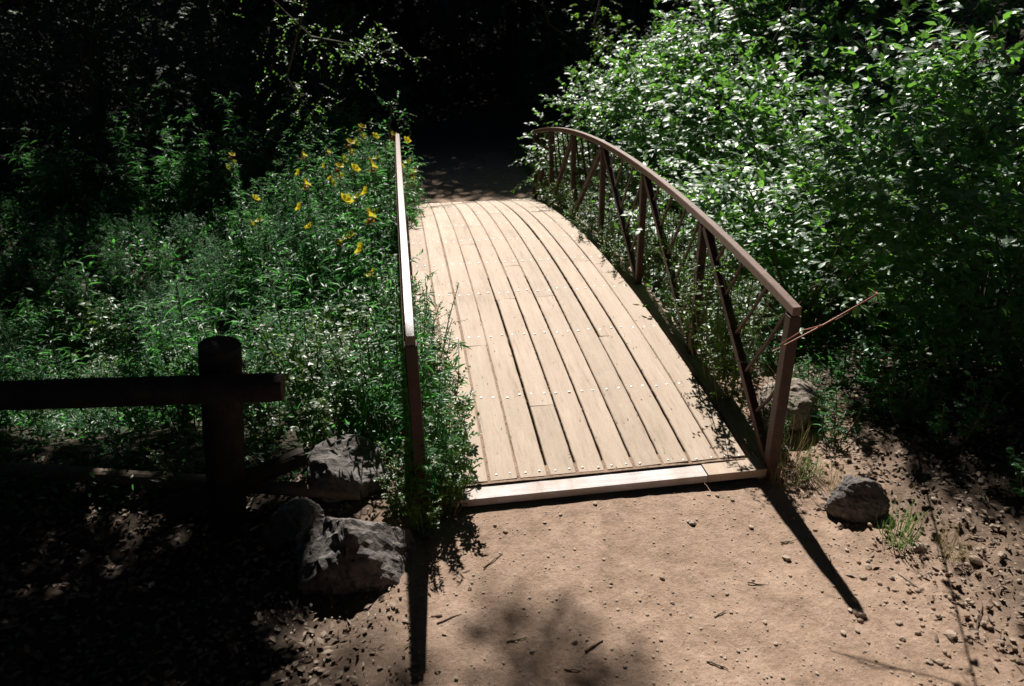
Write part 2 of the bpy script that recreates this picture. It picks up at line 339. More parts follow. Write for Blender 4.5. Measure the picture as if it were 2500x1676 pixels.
for xs in (-1, 1):
    ch = MB(); ys = np.linspace(.02, L - .02, 40)
    for a, b in zip(ys[:-1], ys[1:]):
        pass
    x0, x1 = (.905, 1.045) if xs > 0 else (-1.045, -.952)
    V = [(x, y, zdeck(y) + dz) for y in ys for x, dz in ((x0, -.16), (x0, -.016), (x0+.006, -.010), (x1-.006, -.010), (x1, -.016), (x1, -.16))]
    F = [[i*6+k, i*6+(k+1) % 6, (i+1)*6+(k+1) % 6, (i+1)*6+k] for i in range(39) for k in range(6)]
    ch.add(V, F); ch.add(V[:6], [[5, 4, 3, 2, 1, 0]]); ch.add(V[-6:], [[0, 1, 2, 3, 4, 5]]); ch.build('side_beam', M['beam'], bridge)
ab = MB(); box(ab, (0, .25, -.42), (2.3, .3, .5)); ab.build('abutment', M['rock'], bridge)
ab = MB(); box(ab, (0, L - .2, DROP - .42), (2.3, .3, .5)); ab.build('abutment', M['rock'], bridge)
PY = [k * L / 6 for k in range(7)]; PY[0] = .03; PY[6] = L - .03
for sgn in (1, -1):
    x = XR * sgn; h = MB(); ys = np.linspace(0, L, 41)
    # handrail: one rectangular tube bent to the arch
    w, d, bv = .047, .050, .004
    P = [(-w/2+bv, 0), (w/2-bv, 0), (w/2, -bv), (w/2, -d+bv), (w/2-bv, -d), (-w/2+bv, -d), (-w/2, -d+bv), (-w/2, -bv)]
    V = [(x + u, y, zdeck(y) + HR + v) for y in ys for u, v in P]
    h.add(V, [[i*8+k, i*8+(k+1) % 8, (i+1)*8+(k+1) % 8, (i+1)*8+k] for i in range(40) for k in range(8)])
    h.add(V[:8], [list(range(8))[::-1]]); h.add(V[-8:], [list(range(8))])
    hr = h.build('railing', M['handrail'], bridge)
    for k, y in enumerate(PY):
        p = MB(); wd = .062 if k in (0, 6) else .052
        bar(p, (x, y, zdeck(y) - (.3 if k in (0, 6) else .12)), (x, y, zdeck(y) + HR - .058), wd, wd); p.build('post', M['steel'], hr)
    for k in range(6):
        y0, y1 = PY[k], PY[k+1]
        near = k < 3
        top, foot = (y1, y0) if near else (y0, y1)
        sg = 1 if near else -1
        a = np.array((x, top - sg*.045, zdeck(top) + HR - .062)); b = np.array((x, foot + sg*.045, zdeck(foot) + .02))
        br = MB(); bar(br, a, b, .046, .050); bo = br.build('brace', M['steel'], hr)
        for u in (.17, .33, .50, .66, .82):
            s = a + (b - a) * u; pts = [s]; q = s.copy(); slope = 1.42 + rng.normal()*.08; kk = sg
            while q[2] < zdeck(q[1]) + HR - .066 and (q[1] - foot)*kk > .03:
                q = q + np.array([0, -kk*.02/slope*1.0, .02])
            if (q - s)[2] < .05: continue
            mid = (s + q)/2 + np.array([0, -kk*.012, 0])
            tw = MB(); tube(tw, [s, mid, q], [.011, .0105, .010], 8); tw.build('twig_bar', M['steel'], bo)
    # fine welded wire on the outer face
    wm = MB()
    for y in np.arange(.09, L - .05, .052):
        z0 = zdeck(y); tube(wm, [(x + .03*sgn, y, z0 + .02), (x + .03*sgn, y, z0 + HR - .05)], .0016, 3, cap=False)
    for hz in np.arange(.07, .92, .105):
        yy = np.linspace(.03, L - .03, 24); tube(wm, [(x + .034*sgn, y, zdeck(y) + hz) for y in yy], .0016, 3, cap=False)
    wm.build('wire_mesh', M['wire'], hr)

# ------------------------------------------------------------------ rocks and logs
def rock_mesh(dims, seed, flat=0, sub=5, cuts=7, nz=.10, planes=()):
    r = np.random.default_rng(seed); import bmesh
    bm = bmesh.new(); bmesh.ops.create_icosphere(bm, subdivisions=sub, radius=1)
    V = np.array([v.co[:] for v in bm.verts]); F = np.array([[v.index for v in f.verts] for f in bm.faces]); bm.free()
    for _ in range(cuts):                                   # broken facets
        n = nrm(r.normal(size=3)); dcut = r.uniform(.55, .85); t = V @ n; V = V - np.maximum(t - dcut, 0)[:, None] * n * .93
    for pn, pd in planes:
        n = nrm(np.array(pn, float)); t = V @ n; V = V - np.maximum(t - pd, 0)[:, None] * n * .97
    if flat: V[:, 2] = np.minimum(V[:, 2], flat + .03*vnoise(V[:, 0]*3, V[:, 1]*3, seed))
    N = nrm(V)
    dsp = fbm(V[:, 0]*2.2 + V[:, 2]*1.3, V[:, 1]*2.2 - V[:, 2]*1.7, 5, seed) * nz + fbm(V[:, 0]*7 + V[:, 2]*5, V[:, 1]*7 + V[:, 2]*6, 3, seed+4) * nz * .3
    V = (V + N * dsp[:, None]) * np.array(dims)
    return V, F
def rock(name, loc, dims, seed, label, cat='rock', rz=0, tilt=(0, 0), mat='rock', flat=0, group=None, sub=5, planes=(), cuts=7):
    V, F = rock_mesh(dims, seed, flat, sub, cuts, planes=planes); mb = MB(); mb.add(V, F)
    o = mb.build(name, M[mat], smooth=False); o.location = loc; o.rotation_euler = (*tilt, rz)
    for p in o.data.polygons: pass
    return tag(o, label, cat, group)
rock('boulder', (-1.33, -.36, -.05), (.33, .28, .35), 3, 'large rough grey boulder beside the path, lit on its crown and in shade below', 'boulder', rz=0, tilt=(0, 0), cuts=2, planes=[((.62, -.30, .72), .42), ((-.62, -.25, .70), .50), ((-.30, -.95, .05), .50), ((-.8, -.1, -.1), .72), ((.35, -.8, .45), .50), ((.2, .5, .8), .6)])
rock('boulder', (-1.38, .40, -.02), (.25, .21, .22), 14, 'flat topped boulder half hidden by leaves at the foot of the left railing', 'boulder', rz=.2, flat=.7)
rock('rock', (-1.66, .02, -.06), (.17, .12, .13), 21, 'small dark rock in the shade between the log post and the big boulder', rz=.6)
rock('rock', (1.30, -.33, -.02), (.18, .13, .14), 33, 'angular grey rock on the bank right of the bridge corner post', rz=-.5)
rock('rock', (1.36, .62, .0), (.26, .20, .17), 41, 'pale boulder tucked behind the corner post of the right railing', rz=.3, mat='rock_pale')
rock('rock', (1.15, .30, -.10), (.13, .11, .10), 52, 'small rock in dry grass just outside the right railing end', rz=.9, mat='rock_pale')

fence = tag(empty('log_fence', (-1.93, .22, 0)), 'dark round log fence with post and top rail at the left edge of the path', 'fence')
def rough_log(pts, r, n=20, seed=1, ends=.92):
    mb = MB(); pts = np.array(pts, float); k = 30; t = np.linspace(0, 1, k); P = np.stack([np.interp(t, np.linspace(0, 1, len(pts)), pts[:, i]) for i in range(3)], -1)
    rs = np.random.default_rng(seed); rr = r * (1 + .05*vnoise(t*5, t*0, seed)); rr[0] *= ends; rr[-1] *= ends
    tube(mb, P, rr, n, 0, cap=False, seed=seed, rough=.015)
    V = mb.v[-1].reshape(k, n, 3)
    for e in (0, k-1):
        W = np.concatenate([V[e], [P[e]]]); q = np.arange(n); mb.add(W, np.stack([q, (q+1) % n, np.full(n, n)], -1), 1)
    return mb
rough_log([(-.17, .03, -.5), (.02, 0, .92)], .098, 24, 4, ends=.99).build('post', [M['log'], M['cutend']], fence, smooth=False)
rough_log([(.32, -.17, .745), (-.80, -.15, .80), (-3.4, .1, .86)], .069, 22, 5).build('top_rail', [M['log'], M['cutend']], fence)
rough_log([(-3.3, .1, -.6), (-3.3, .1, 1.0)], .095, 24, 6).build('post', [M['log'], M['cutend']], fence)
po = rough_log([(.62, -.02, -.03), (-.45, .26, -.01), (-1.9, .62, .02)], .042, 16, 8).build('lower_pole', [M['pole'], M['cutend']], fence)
lg = rough_log([(-2.32, .12, .035), (-1.62, .40, .12)], .055, 18, 9).build('short_log', [M['log'], M['cutend']])
tag(lg, 'short broken log lying across the lower pole at the foot of the log post', 'log')

def pebbles():
    r = np.random.default_rng(5); protos = []
    for k in range(5):
        V, F = rock_mesh((1, .8, .6), 60+k, 0, 2, 6, .12); mb = MB(); mb.add(V, F); protos.append(mb.mesh('pebble', M['pebble']))
    spots = [(.91, -1.03, .032), (.40, -.31, .021), (.76, -.63, .026), (.12, -.67, .017), (-.13, -.66, .012), (-.38, -.98, .018), (.93, -.95, .015), (.62, -.10, .016), (-.62, -.17, .012)]
    while len(spots) < 105:
        x, y = r.uniform(-1.0, 1.9), r.uniform(-1.35, -.08)
        e = sstep(.5, 1.3, x) + .12
        if r.random() < e: spots.append((x, y, r.gamma(2, .0035) + .004 + .006*(x > 1)))
    for i, (x, y, s) in enumerate(spots):
        o = bpy.data.objects.new('pebble', protos[i % 5]); col.objects.link(o); s = min(s, .035)
        o.location = (x, y, float(terrain(x, y)) + .006 + s*.25); o.rotation_euler = (r.normal()*.2, r.normal()*.2, r.uniform(0, 6)); o.scale = (s, s, s)
        if i == 0: tag(o, 'large pale stone at the tip of the corner post shadow', 'stone')
        elif i == 2: tag(o, 'dark fist sized stone on the bare dirt beside the long post shadow', 'stone')
        elif i == 1: tag(o, 'pale stone on the dirt just in front of the bridge end', 'stone')
        else: tag(o, 'small stone lying loose on the dirt path', 'stone', 'small stones on the dirt path')
pebbles()
# grit too fine to count
gb = MB(); r = np.random.default_rng(8); V0, F0 = rock_mesh((1, .8, .55), 77, 0, 1, 4, .1)
for _ in range(4200):
    x, y = r.uniform(-1.9, 2.6), r.uniform(-1.7, .5)
    if -.95 < x < 1.05 and y > -.03: continue
    s = r.gamma(2, .0016) + .0015; a = r.uniform(0, 6); c, q = math.cos(a), math.sin(a)
    gb.add((V0 @ np.array([[c, q, 0], [-q, c, 0], [0, 0, 1]])) * s + (x, y, float(terrain(x, y)) + .006 + s*.3), F0)
tag(gb.build('gravel', M['pebble']), 'fine grit and crumbs scattered over the dirt path', 'gravel', kind='stuff')
db = MB(); n = 900; x = np.where(r.random(n) < .6, np.array(EDGES)[r.integers(1, 11, n)] + r.normal(size=n)*.006, r.uniform(-.92, .86, n)); y = r.uniform(.15, L - .2, n)
leaves(db, np.stack([x, y, zdeck(y) + .004], -1), np.stack([r.normal(size=n), r.normal(size=n)*2, r.normal(size=n)*.15], -1), np.array([0, 0, 1.]) + r.normal(size=(n, 3))*.25, r.uniform(.006, .024, n), r.uniform(.002, .008, n))
tag(db.build('leaf_crumbs', M['dead_leaf']), 'crumbs of dead leaf and grit caught in the deck joints', 'debris', kind='stuff')
cb = MB(); r = np.random.default_rng(18); V1_, F1_ = rock_mesh((1, .85, .6), 78, 0, 1, 4, .14)
for _ in range(3200):
    x = r.uniform(.75, 2.9) if r.random() < .8 else r.uniform(-1.9, -.75); y = r.uniform(-1.6, .9)
    if r.random() > sstep(.75, 1.35, abs(x)) or (abs(x) < 1.12 and y > -.03): continue
    s_ = min(.016, r.gamma(2.2, .0026) + .003); a = r.uniform(0, 6); c, q = math.cos(a), math.sin(a)
    cb.add((V1_ @ np.array([[c, q, 0], [-q, c, 0], [0, 0, 1]])) * s_ * r.uniform(.7, 1.3, 3) + (x, y, float(terrain(x, y)) + .004 + s_*.3), F1_)
tag(cb.build('loose_soil_crumbs', M['dirt'], smooth=True), 'loose clods and crumbs of soil along the edges of the path', 'soil crumbs', kind='stuff')
# twigs on the path
tw = np.random.default_rng(19)
for i, (x, y, a, l) in enumerate([(-.30, -1.02, .5, .10), (-.62, -.92, .12, .09), (-.42, -1.12, -.35, .06), (.30, -.93, .4, .07), (.55, -.78, -.3, .10), (.82, -.52, .05, .07), (-.66, -.42, .7, .14), (.95, -.72, 1.2, .16), (1.25, -.9, 1.9, .16), (1.4, -1.15, .8, .2), (.18, -1.2, -.6, .09), (-.9, -.75, .3, .12)]):
    mb = MB(); z = float(terrain(x, y)) + .0085; d = np.array([math.cos(a), math.sin(a), 0]); n = np.array([-d[1], d[0], 0])
    P = [np.array([x, y, z]) + d*l*(t-.5) + n*tw.normal()*.0018 + np.array([0, 0, abs(tw.normal())*.003]) for t in np.linspace(0, 1, 6)]
    tube(mb, P, np.linspace(.004, .002, 6) * (1.5 if i == 0 else 1), 6)
    tag(mb.build('twig', M['twig']), 'thin dry twig lying on the dirt path', 'twig', 'dry twigs on the path')

# ------------------------------------------------------------------ plants
def rot_about(v, ax, a):
    ax = nrm(ax); c = np.cos(a)[..., None]; s = np.sin(a)[..., None]
    return v*c + np.cross(ax, v)*s + ax*(ax*v).sum(-1, keepdims=True)*(1-c)
def sprig(r, P, D, n, ln, LL, LW, lv, st, tp, lm=0, droop=.5, sr=.0025, up=.7):
    """twigs starting at P along D; each carries n alternate leaves; all twigs at once"""
    k = len(P); D = nrm(D); ln = np.broadcast_to(ln, (k,))
    t = np.linspace(.15, 1, n)
    bend = np.array([0, 0, -1.])
    pts = lambda u: P[:, None] + D[:, None]*(ln[:, None]*u[None])[..., None] + bend*(droop*ln[:, None]*u[None]**2*.5)[..., None]
    Q = pts(t).reshape(-1, 3)
    T = nrm(D[:, None] + bend*(droop*t)[None, :, None]).reshape(-1, 3)
    side = nrm(np.cross(T, np.array([0, 0, 1.]) + r.normal(size=(k*n, 3))*.25)) * np.tile(np.where(np.arange(n) % 2, 1, -1), k)[:, None]
    LD = nrm(T*r.uniform(.35, .9, (k*n, 1)) + side*r.uniform(.6, 1.1, (k*n, 1)) + r.normal(size=(k*n, 3))*.22 + np.array([0, 0, -.06]))
    O = T*np.array([1, 1, 0]); N = nrm(np.array([0, 0, up]) + O*.16 + r.normal(size=(k*n, 3))*.22)
    sz = r.uniform(.65, 1.15, k*n) * np.tile(1 - .35*t, k)
    leaves(lv, Q, LD, N, LL*sz, LW*sz, tp, lm)
    if st is not None:
        S = pts(np.array([0, .5, 1.]))
        A = nrm(np.cross(D, np.array([.3, .1, 1.]))); B = np.cross(D, A)
        rr = np.array([1, .75, .35])*sr
        ring = np.stack([A, -A*.5+B*.87, -A*.5-B*.87], 1)
        V = S[:, :, None] + ring[:, None]*rr[None, :, None, None]
        b = (np.arange(k)*9)[:, None]
        F = np.concatenate([np.stack([b[:, 0]+i*3+j, b[:, 0]+i*3+(j+1) % 3, b[:, 0]+(i+1)*3+(j+1) % 3, b[:, 0]+(i+1)*3+j], -1) for i in range(2) for j in range(3)])
        st.add(V.reshape(-1, 3), F)
def arch_stem(mb, a, b, r0, r1, lift=.3, n=8, seg=7, r=None):
    a = np.array(a, float); b = np.array(b, float); t = np.linspace(0, 1, seg)[:, None]
    P = a + (b-a)*t; P[:, 2] += (np.sin(t[:, 0]*np.pi)*lift*.4); P[:, :2] = a[:2] + (b-a)[:2]*(t**1.5)
    if r is not None: P[1:-1] += r.normal(size=(seg-2, 3))*.03*np.linalg.norm(b-a)*.4
    tube(mb, P, np.linspace(r0, r1, seg), n, cap=False); return P

def both(lv, st):
    b = lv.n; lv.v += st.v; lv.n += st.n; lv.f += [(f + b, 1) for f, m in st.f]
def make_shrub(seed, W, H, ntw, leaf=.062, lw=.034, mat='shrub_leaf', nclump=34, name='shrub', low=.12, nl=8, tp=LEAF_OV, bmat='twig'):
    r = np.random.default_rng(seed); root = empty(name); lv, st, sm = MB(), MB(), MB()
    th = r.uniform(0, 2*np.pi, nclump); u = r.uniform(low, 1, nclump)
    rad = W*np.sqrt(np.clip(1-(np.abs(u-.45)/.62)**2.2, .05, 1))*r.uniform(.55, 1.05, nclump)
    C = np.stack([np.cos(th)*rad, np.sin(th)*rad, u*H*r.uniform(.85, 1.08, nclump)], -1)
    for i_, c in enumerate(C[:16]): arch_stem(st if i_ else sm, (r.normal()*.08, r.normal()*.08, -.3), c, .016, .004, .5, 6, 7, r)
    per = np.maximum(4, (ntw*r.dirichlet(np.ones(nclump)*3)).astype(int))
    P = np.concatenate([c + r.normal(size=(k, 3))*np.array([.20, .20, .17])*W/1.1 for c, k in zip(C, per)])
    out = P - np.array([0, 0, H*.42]); D = nrm(nrm(out) + r.normal(size=P.shape)*.5 + np.array([0, 0, .25]))
    sprig(r, P, D, nl, r.uniform(.16, .34, len(P)), leaf, lw, lv, st, tp)
    both(lv, st); sm.build('stem', M[bmat], root); lv.build('foliage', [M[mat], M[bmat]], root)
    return root

def make_herb(seed, nst, H, spread, leaf=.085, lw=.017, mat='weed_leaf', tp=LEAF_LA, name='wildflower', flowers=0, nleaf=34, hang=.2, side=0, smat='stem'):
    """upright stems clothed in narrow leaves, some topped with yellow flowers"""
    r = np.random.default_rng(seed); root = empty(name); lv, st, sm = MB(), MB(), MB(); tops = []
    for k in range(nst):
        a = r.uniform(0, 6.28); d = spread*math.sqrt(r.random()); b = np.array([math.cos(a)*d*.35, math.sin(a)*d*.35, -.08]); h = H*r.uniform(.62, 1)
        if k == 0: h = H; d = 0
        e = np.array([math.cos(a)*d, math.sin(a)*d, h]); t = np.linspace(0, 1, 8)[:, None]
        P = b + (e-b)*t + np.array([1, .4, 0])*np.sin(t*3.1)*r.normal()*.03; P[:, 2] = (b[2] + (h-b[2])*t[:, 0])
        tube(st if k else sm, P, np.linspace(.0055, .002, 8), 5, cap=False); tops.append(P[-1])
        n = int(nleaf*h/H); u = r.uniform(.12, 1, n); Q = np.stack([np.interp(u, t[:, 0], P[:, i]) for i in range(3)], -1)
        ph = np.arange(n)*2.4 + r.normal(size=n)*.4
        D = np.stack([np.cos(ph), np.sin(ph), r.uniform(-.25, .75, n) - hang], -1); N = np.array([0, 0, 1.]) + r.normal(size=(n, 3))*.3
        s = r.uniform(.7, 1.2, n)*(1.15-.55*u); leaves(lv, Q, D, N, leaf*s, lw*s, tp)
        if side:
            m = side; u = r.uniform(.3, .95, m); Q = np.stack([np.interp(u, t[:, 0], P[:, i]) for i in range(3)], -1); ph = r.uniform(0, 6.28, m)
            D = np.stack([np.cos(ph), np.sin(ph), r.uniform(.3, 1.1, m)], -1)
            sprig(r, Q, D, 9, r.uniform(.10, .24, m)*H, leaf*.7, lw*.75, lv, st, tp, sr=.0016, droop=.2)
    both(lv, st); sm.build('stem', M[smat], root); lv.build('foliage', [M[mat], M[smat]], root)
    for k in range(flowers):
        f = MB(); c = tops[k % len(tops)] + (r.normal(size=3)*.03 if k >= len(tops) else 0); c[2] -= .01*(k >= len(tops))
        ax = nrm(np.array([r.normal()*.6, r.normal()*.6 - .5, .7])); X = nrm(np.cross(ax, (0, 1, .2))); Y = np.cross(ax, X)
        ph = np.arange(5)*2*np.pi/5 + r.random(); D = X*np.cos(ph)[:, None] + Y*np.sin(ph)[:, None] + ax*.75
        wl = k % 4 == 3
        leaves(f, np.repeat([c], 5, 0), D, np.repeat([ax], 5, 0), .034 if wl else .052, .020 if wl else .052, LEAF_OV)
        f.build('flower', M['wilted' if wl else 'petal'], root)
    return root
def make_grass(seed, n, H, R_, mat='grass_blade', w=.006, name='grass_tuft', lean=.5):
    r = np.random.default_rng(seed); lv = MB(); a = r.uniform(0, 6.28, n); d = R_*np.sqrt(r.random(n))
    P = np.stack([np.cos(a)*d, np.sin(a)*d, np.full(n, -.02)], -1); D = np.stack([np.cos(a)*lean*r.uniform(.2, 1.3, n), np.sin(a)*lean*r.uniform(.2, 1.3, n), np.ones(n)], -1) + r.normal(size=(n, 3))*.15
    N = np.stack([-np.cos(a), -np.sin(a), np.full(n, .6)], -1)*-1; N[:, 2] = .9
    leaves(lv, P, D, N, H*r.uniform(.5, 1.1, n), w*r.uniform(.7, 1.3, n), BLADE)
    return lv.build(name, M[mat])
def at_ground(x, y, dz=0): return (x, y, float(terrain(x, y)) + dz)

# camera model, used only to work out which real spot a plant in the photo stands on
CAM = np.array([-.9581, -3.3713, 2.5153]); YAW, PITCH, ROLL, FPX = .138, .4403, -.0171, 1877.9
fw = np.array([math.sin(YAW)*math.cos(PITCH), math.cos(YAW)*math.cos(PITCH), -math.sin(PITCH)]); rt = np.array([math.cos(YAW), -math.sin(YAW), 0]); up_ = np.cross(rt, fw)
r2 = math.cos(ROLL)*rt + math.sin(ROLL)*up_; u2 = -math.sin(ROLL)*rt + math.cos(ROLL)*up_
def spot(px, py, y):
    d = fw + r2*(px-1250)/FPX + u2*(838-py)/FPX; return CAM + d*((y - CAM[1])/d[1])

# --- right bank shrubs
SH = [make_shrub(101, 1.15, 2.2, 620, leaf=.112, lw=.064), make_shrub(102, 1.0, 1.9, 600, leaf=.10, lw=.056), make_shrub(103, 1.3, 2.7, 760, leaf=.122, lw=.07), make_shrub(104, .62, 1.0, 300, leaf=.078, lw=.044, nclump=22)]
right = [  # proto, x, y, lift, scale, label
 (3, 1.62, 6.6, .3, 1.0, 'low sunlit shrub leaning on the far end of the right railing'),
 (1, 2.10, 7.6, 0, 1.0, 'pale leaved shrub just beyond the far end of the right railing'),
 (1, 1.95, 5.0, -.1, .95, 'leafy shrub filling the gap behind the middle of the right railing'),
 (0, 2.9, 6.3, 0, 1.15, 'tall shrub with bright sunlit crown behind the right railing'),
 (2, 4.1, 7.6, 0, 1.25, 'tallest pale green shrub rising to the top edge of the view'),
 (0, 2.15, 3.5, -.05, .98, 'dense green shrub pressing against the right railing near its middle'),
 (2, 3.35, 4.4, -.1, 1.15, 'big glossy leaved shrub in the centre of the right bank thicket'),
 (1, 2.25, 2.2, -.1, .95, 'round shrub with white glinting leaves behind the near railing panels'),
 (2, 4.9, 5.2, 0, 1.25, 'high dark shrub at the back right of the thicket'),
 (0, 3.3, 2.7, -.1, 1.15, 'shrub with scattered bright leaves rising over the shaded bank'),
 (2, 4.6, 3.2, -.1, 1.15, 'shadowed shrub at the right edge of the view'),
 (3, 1.75, 4.3, .1, 1.0, 'small shrub poking its leaves through the railing bars'),
 (3, 1.8, 2.9, -.2, 1.1, 'small leafy shrub low behind the second railing panel'),
 (1, 3.5, 1.45, -.1, 1.0, 'dark thicket shrub hanging over the leaf littered bank'),
 (0, 5.6, 8.6, 0, 1.3, 'distant shrub glinting at the top right corner'),
 (1, 3.1, 9.2, 0, 1.1, 'shaded shrub behind the pale shrubs at the wood edge')]
for i, (p, x, y, dz, s, lab) in enumerate(right):
    place(SH[p], at_ground(x, y, dz), i*1.7 + .4, s, lab, 'shrub', 'shrubs on the right bank')
# --- leafy weeds and climbers on the right railing
V_ = [make_herb(120, 9, .75, .30, .055, .026, 'vine_leaf', LEAF_OV, 'climbing_weed', nleaf=26, side=4), make_herb(121, 7, .6, .22, .06, .016, 'weed_leaf', LEAF_LA, 'leafy_weed', nleaf=30, side=3)]
for i, (p, x, y, dz, s, lab) in enumerate([
 (0, 1.13, .95, .25, .8, 'leafy weed growing through the first panel of the right railing'),
 (1, 1.10, .22, .0, .75, 'narrow leaved weed curling up beside the right corner post'),
 (0, 1.16, 1.75, .55, .9, 'green climber in the second panel of the right railing'),
 (1, 1.00, 1.55, .65, .45, 'feathery green weed spilling onto the deck at the second railing panel'),
 (0, 1.15, 2.7, .9, .8, 'climber tangled round the third post of the right railing'),
 (0, 1.02, 3.55, 1.1, .62, 'low climber creeping over the deck edge at the middle of the right railing'),
 (0, 1.12, 4.5, 1.1, .9, 'climber with pale leaves on the far half of the right railing'),
 (1, 1.02, 5.6, .75, .6, 'weed fringe at the deck edge by the fifth railing post'),
 (0, 1.1, 6.6, .35, .7, 'weeds crowding the foot of the far right railing'),
 (0, 1.0, 3.0, .95, .7, 'leafy weed lapping over the deck edge before the middle post'), (0, 1.05, 3.9, 1.15, .75, 'leafy clump at the deck edge just past the middle post'), (1, .98, 4.4, 1.0, .6, 'narrow leaved weed hanging over the far half deck edge'), (0, 1.1, 5.1, .95, .8, 'climber between the fourth and fifth railing posts'),
 (0, 1.0, .62, .15, .85, 'broad leaved weed whose shadow speckles the near right deck'), (0, 1.02, 1.2, .35, .8, 'broad leaved climber beside the second brace'), (0, 1.06, 2.1, .75, .8, 'green weed at the base of the second railing post'),
 (0, .99, .85, .3, 1.05, 'leafy weed with broad blades leaning in over the near right deck'), (0, 1.02, 1.42, .5, .95, 'climber clump at the foot of the second panel brace'),
 (0, .93, 3.35, 1.12, .55, 'low leafy weed sprawling over the deck beside the middle post'), (0, .90, 4.15, 1.2, .55, 'leafy sprawl on the deck edge past the middle of the bridge'), (0, .92, 4.95, 1.0, .6, 'weed clump on the deck edge before the fifth post'), (0, .92, 5.9, .6, .6, 'leafy clump on the far deck edge'), (0, .95, 6.9, .2, .6, 'leafy clump at the far right deck corner'), (1, .95, 1.75, .6, .5, 'feathery sprig lying over the deck edge at the second post'),
 (0, 1.3, 8.4, .0, .9, 'dim feathery bush where the deck meets the shaded path')]):
    z = float(terrain(x, y)) + dz
    if .5 < y < 7.8: z = max(z, float(zdeck(y)) - (.07 if x < .96 else .22))
    place(V_[p], (x, y, z), i*1.3, s, lab, 'weed', 'weeds along the right railing')
# red stemmed shoot crossing the right corner post
rs = tag(empty('red_shoot', (1.6, -.1, -.05)), 'thin red shoot reaching across the corner post of the right railing', 'branch'); mb = MB()
P = np.array([(1.03, 1.87, .33), (.33, .86, .76), (-.37, -.15, 1.19), (-.62, -.15, 1.05), (-.86, -.15, .93)]); tube(mb, P, [.007, .006, .005, .004, .002], 6)
tube(mb, [P[3], P[3] + (-.1, 0, -.02), P[3] + (-.2, .01, -.09)], [.003, .003, .0015], 5); mb.build('stem', M['redtwig'], rs)
mb = MB(); r = np.random.default_rng(3); t = r.uniform(.15, .6, 22); Q = np.stack([np.interp(t, np.linspace(0, 1, 5), P[:, i]) for i in range(3)], -1)
leaves(mb, Q, r.normal(size=(22, 3)) + (0, 0, -.3), np.array([0, 0, 1.]) + r.normal(size=(22, 3))*.4, .06, .036); mb.build('foliage', M['shrub_leaf'], rs)

# --- left side: flowering plants, weeds, feathery growth
PR = [make_herb(130 + k, 4, 1.0, .12, .11, .020, 'weed_leaf', LEAF_LA, 'yellow_wildflower', flowers=f, nleaf=44, side=4) for k, f in enumerate((4, 3, 4))]
fl = [(883, 312, 7.3, 'behind the tip of the left railing'), (915, 335, 6.9, 'highest beside the left railing'), (800, 372, 6.9, 'left of the tall flower clump by the railing'), (855, 350, 6.5, 'in the dense clump behind the left railing'),
      (992, 345, 6.7, 'touching the far tip of the left railing'), (740, 380, 6.3, 'leaning out at the left of the flower clump'), (828, 408, 6.0, 'low in the flower clump'), (865, 415, 5.6, 'at the middle of the flower clump'), (908, 408, 5.4, 'between the flower clump and the railing'),
      (1008, 420, 6.3, 'inside the left railing at the deck edge'), (842, 492, 4.7, 'below the main flower clump'), (900, 528, 4.2, 'with the largest blooms, low beside the left railing'), (566, 380, 7.2, 'standing alone against the dark wood on the left'), (622, 487, 5.6, 'alone in the dark gap left of the clump'), (745, 450, 5.3, 'under the leaning flower at the clump left side'), (960, 330, 7.2, 'pressed to the railing top in the sun')]
for i, (px, py, y, lab) in enumerate(fl):
    q = spot(px, py, y); g = float(terrain(q[0], y)); h = max(.35, q[2] - g)
    place(PR[i % 3], (q[0], y, g), i*2.1, h, 'yellow evening wildflower ' + lab, 'wildflower', 'yellow wildflowers left of the bridge')
HB = [make_herb(140, 6, 1.0, .26, .125, .023, nleaf=38, side=3, name='tall_weed'), make_herb(141, 6, .9, .30, .15, .026, nleaf=36, side=4, name='tall_weed'),
      make_herb(142, 9, .8, .30, .062, .014, 'feather_leaf', nleaf=70, side=9, name='feathery_weed'), make_herb(143, 8, .7, .30, .075, .040, 'vine_leaf', LEAF_OV, 'leafy_weed', nleaf=34, side=4)]
def ztop(x, y):
    a = .50 + .05*(y-3); k = sstep(-1.6, -4.2, x); return a*(1-k) + (-.22 + .02*y)*k
r = np.random.default_rng(77); cnt = 0
adj = ['slender', 'bushy', 'drooping', 'pale', 'dark', 'sunlit', 'shaded', 'wispy']
for yy in np.arange(1.7, 9.3, .46):
    for xx in np.arange(-1.32, -6.4, -.5):
        x = xx + r.normal()*.12; y = yy + r.normal()*.12
        if x < -1.6 - (y + 3.4)*.60: continue
        if y < 1.9 and x > -1.6: continue
        g = float(terrain(x, y)); h = (ztop(x, y) - g)*r.uniform(.7, 1.12)*(.95 + .30*float(vnoise(x*1.1, y*1.1, 6)))
        p = r.choice([0, 1, 2, 3], p=([.30, .28, .10, .32] if y < 4 else [.42, .33, .15, .10]) if x > -3.0 else [.24, .22, .42, .12])
        nm = ['narrow leaved', 'long leaved', 'feathery', 'broad leaved'][p]
        place(HB[p], (x, y, g), r.uniform(0, 6), max(.5, h), f'{nm} green weed in the thick growth left of the footbridge', 'weed', f'{nm} weeds left of the bridge'); cnt += 1
for i in range(26):                                      # taller spires at the shaded back of the growth
    x, y = r.uniform(-6.2, -1.5), r.uniform(7.6, 10.5); g = float(terrain(x, y))
    if x < -1.6 - (y + 3.4)*.60: continue
    place([HB[0], HB[1]][i % 2], (x, y, g), r.uniform(0, 6), r.uniform(1.2, 1.75), 'tall dim weed spire at the shaded back of the growth left of the footbridge', 'weed', 'tall weed spires at the wood edge')
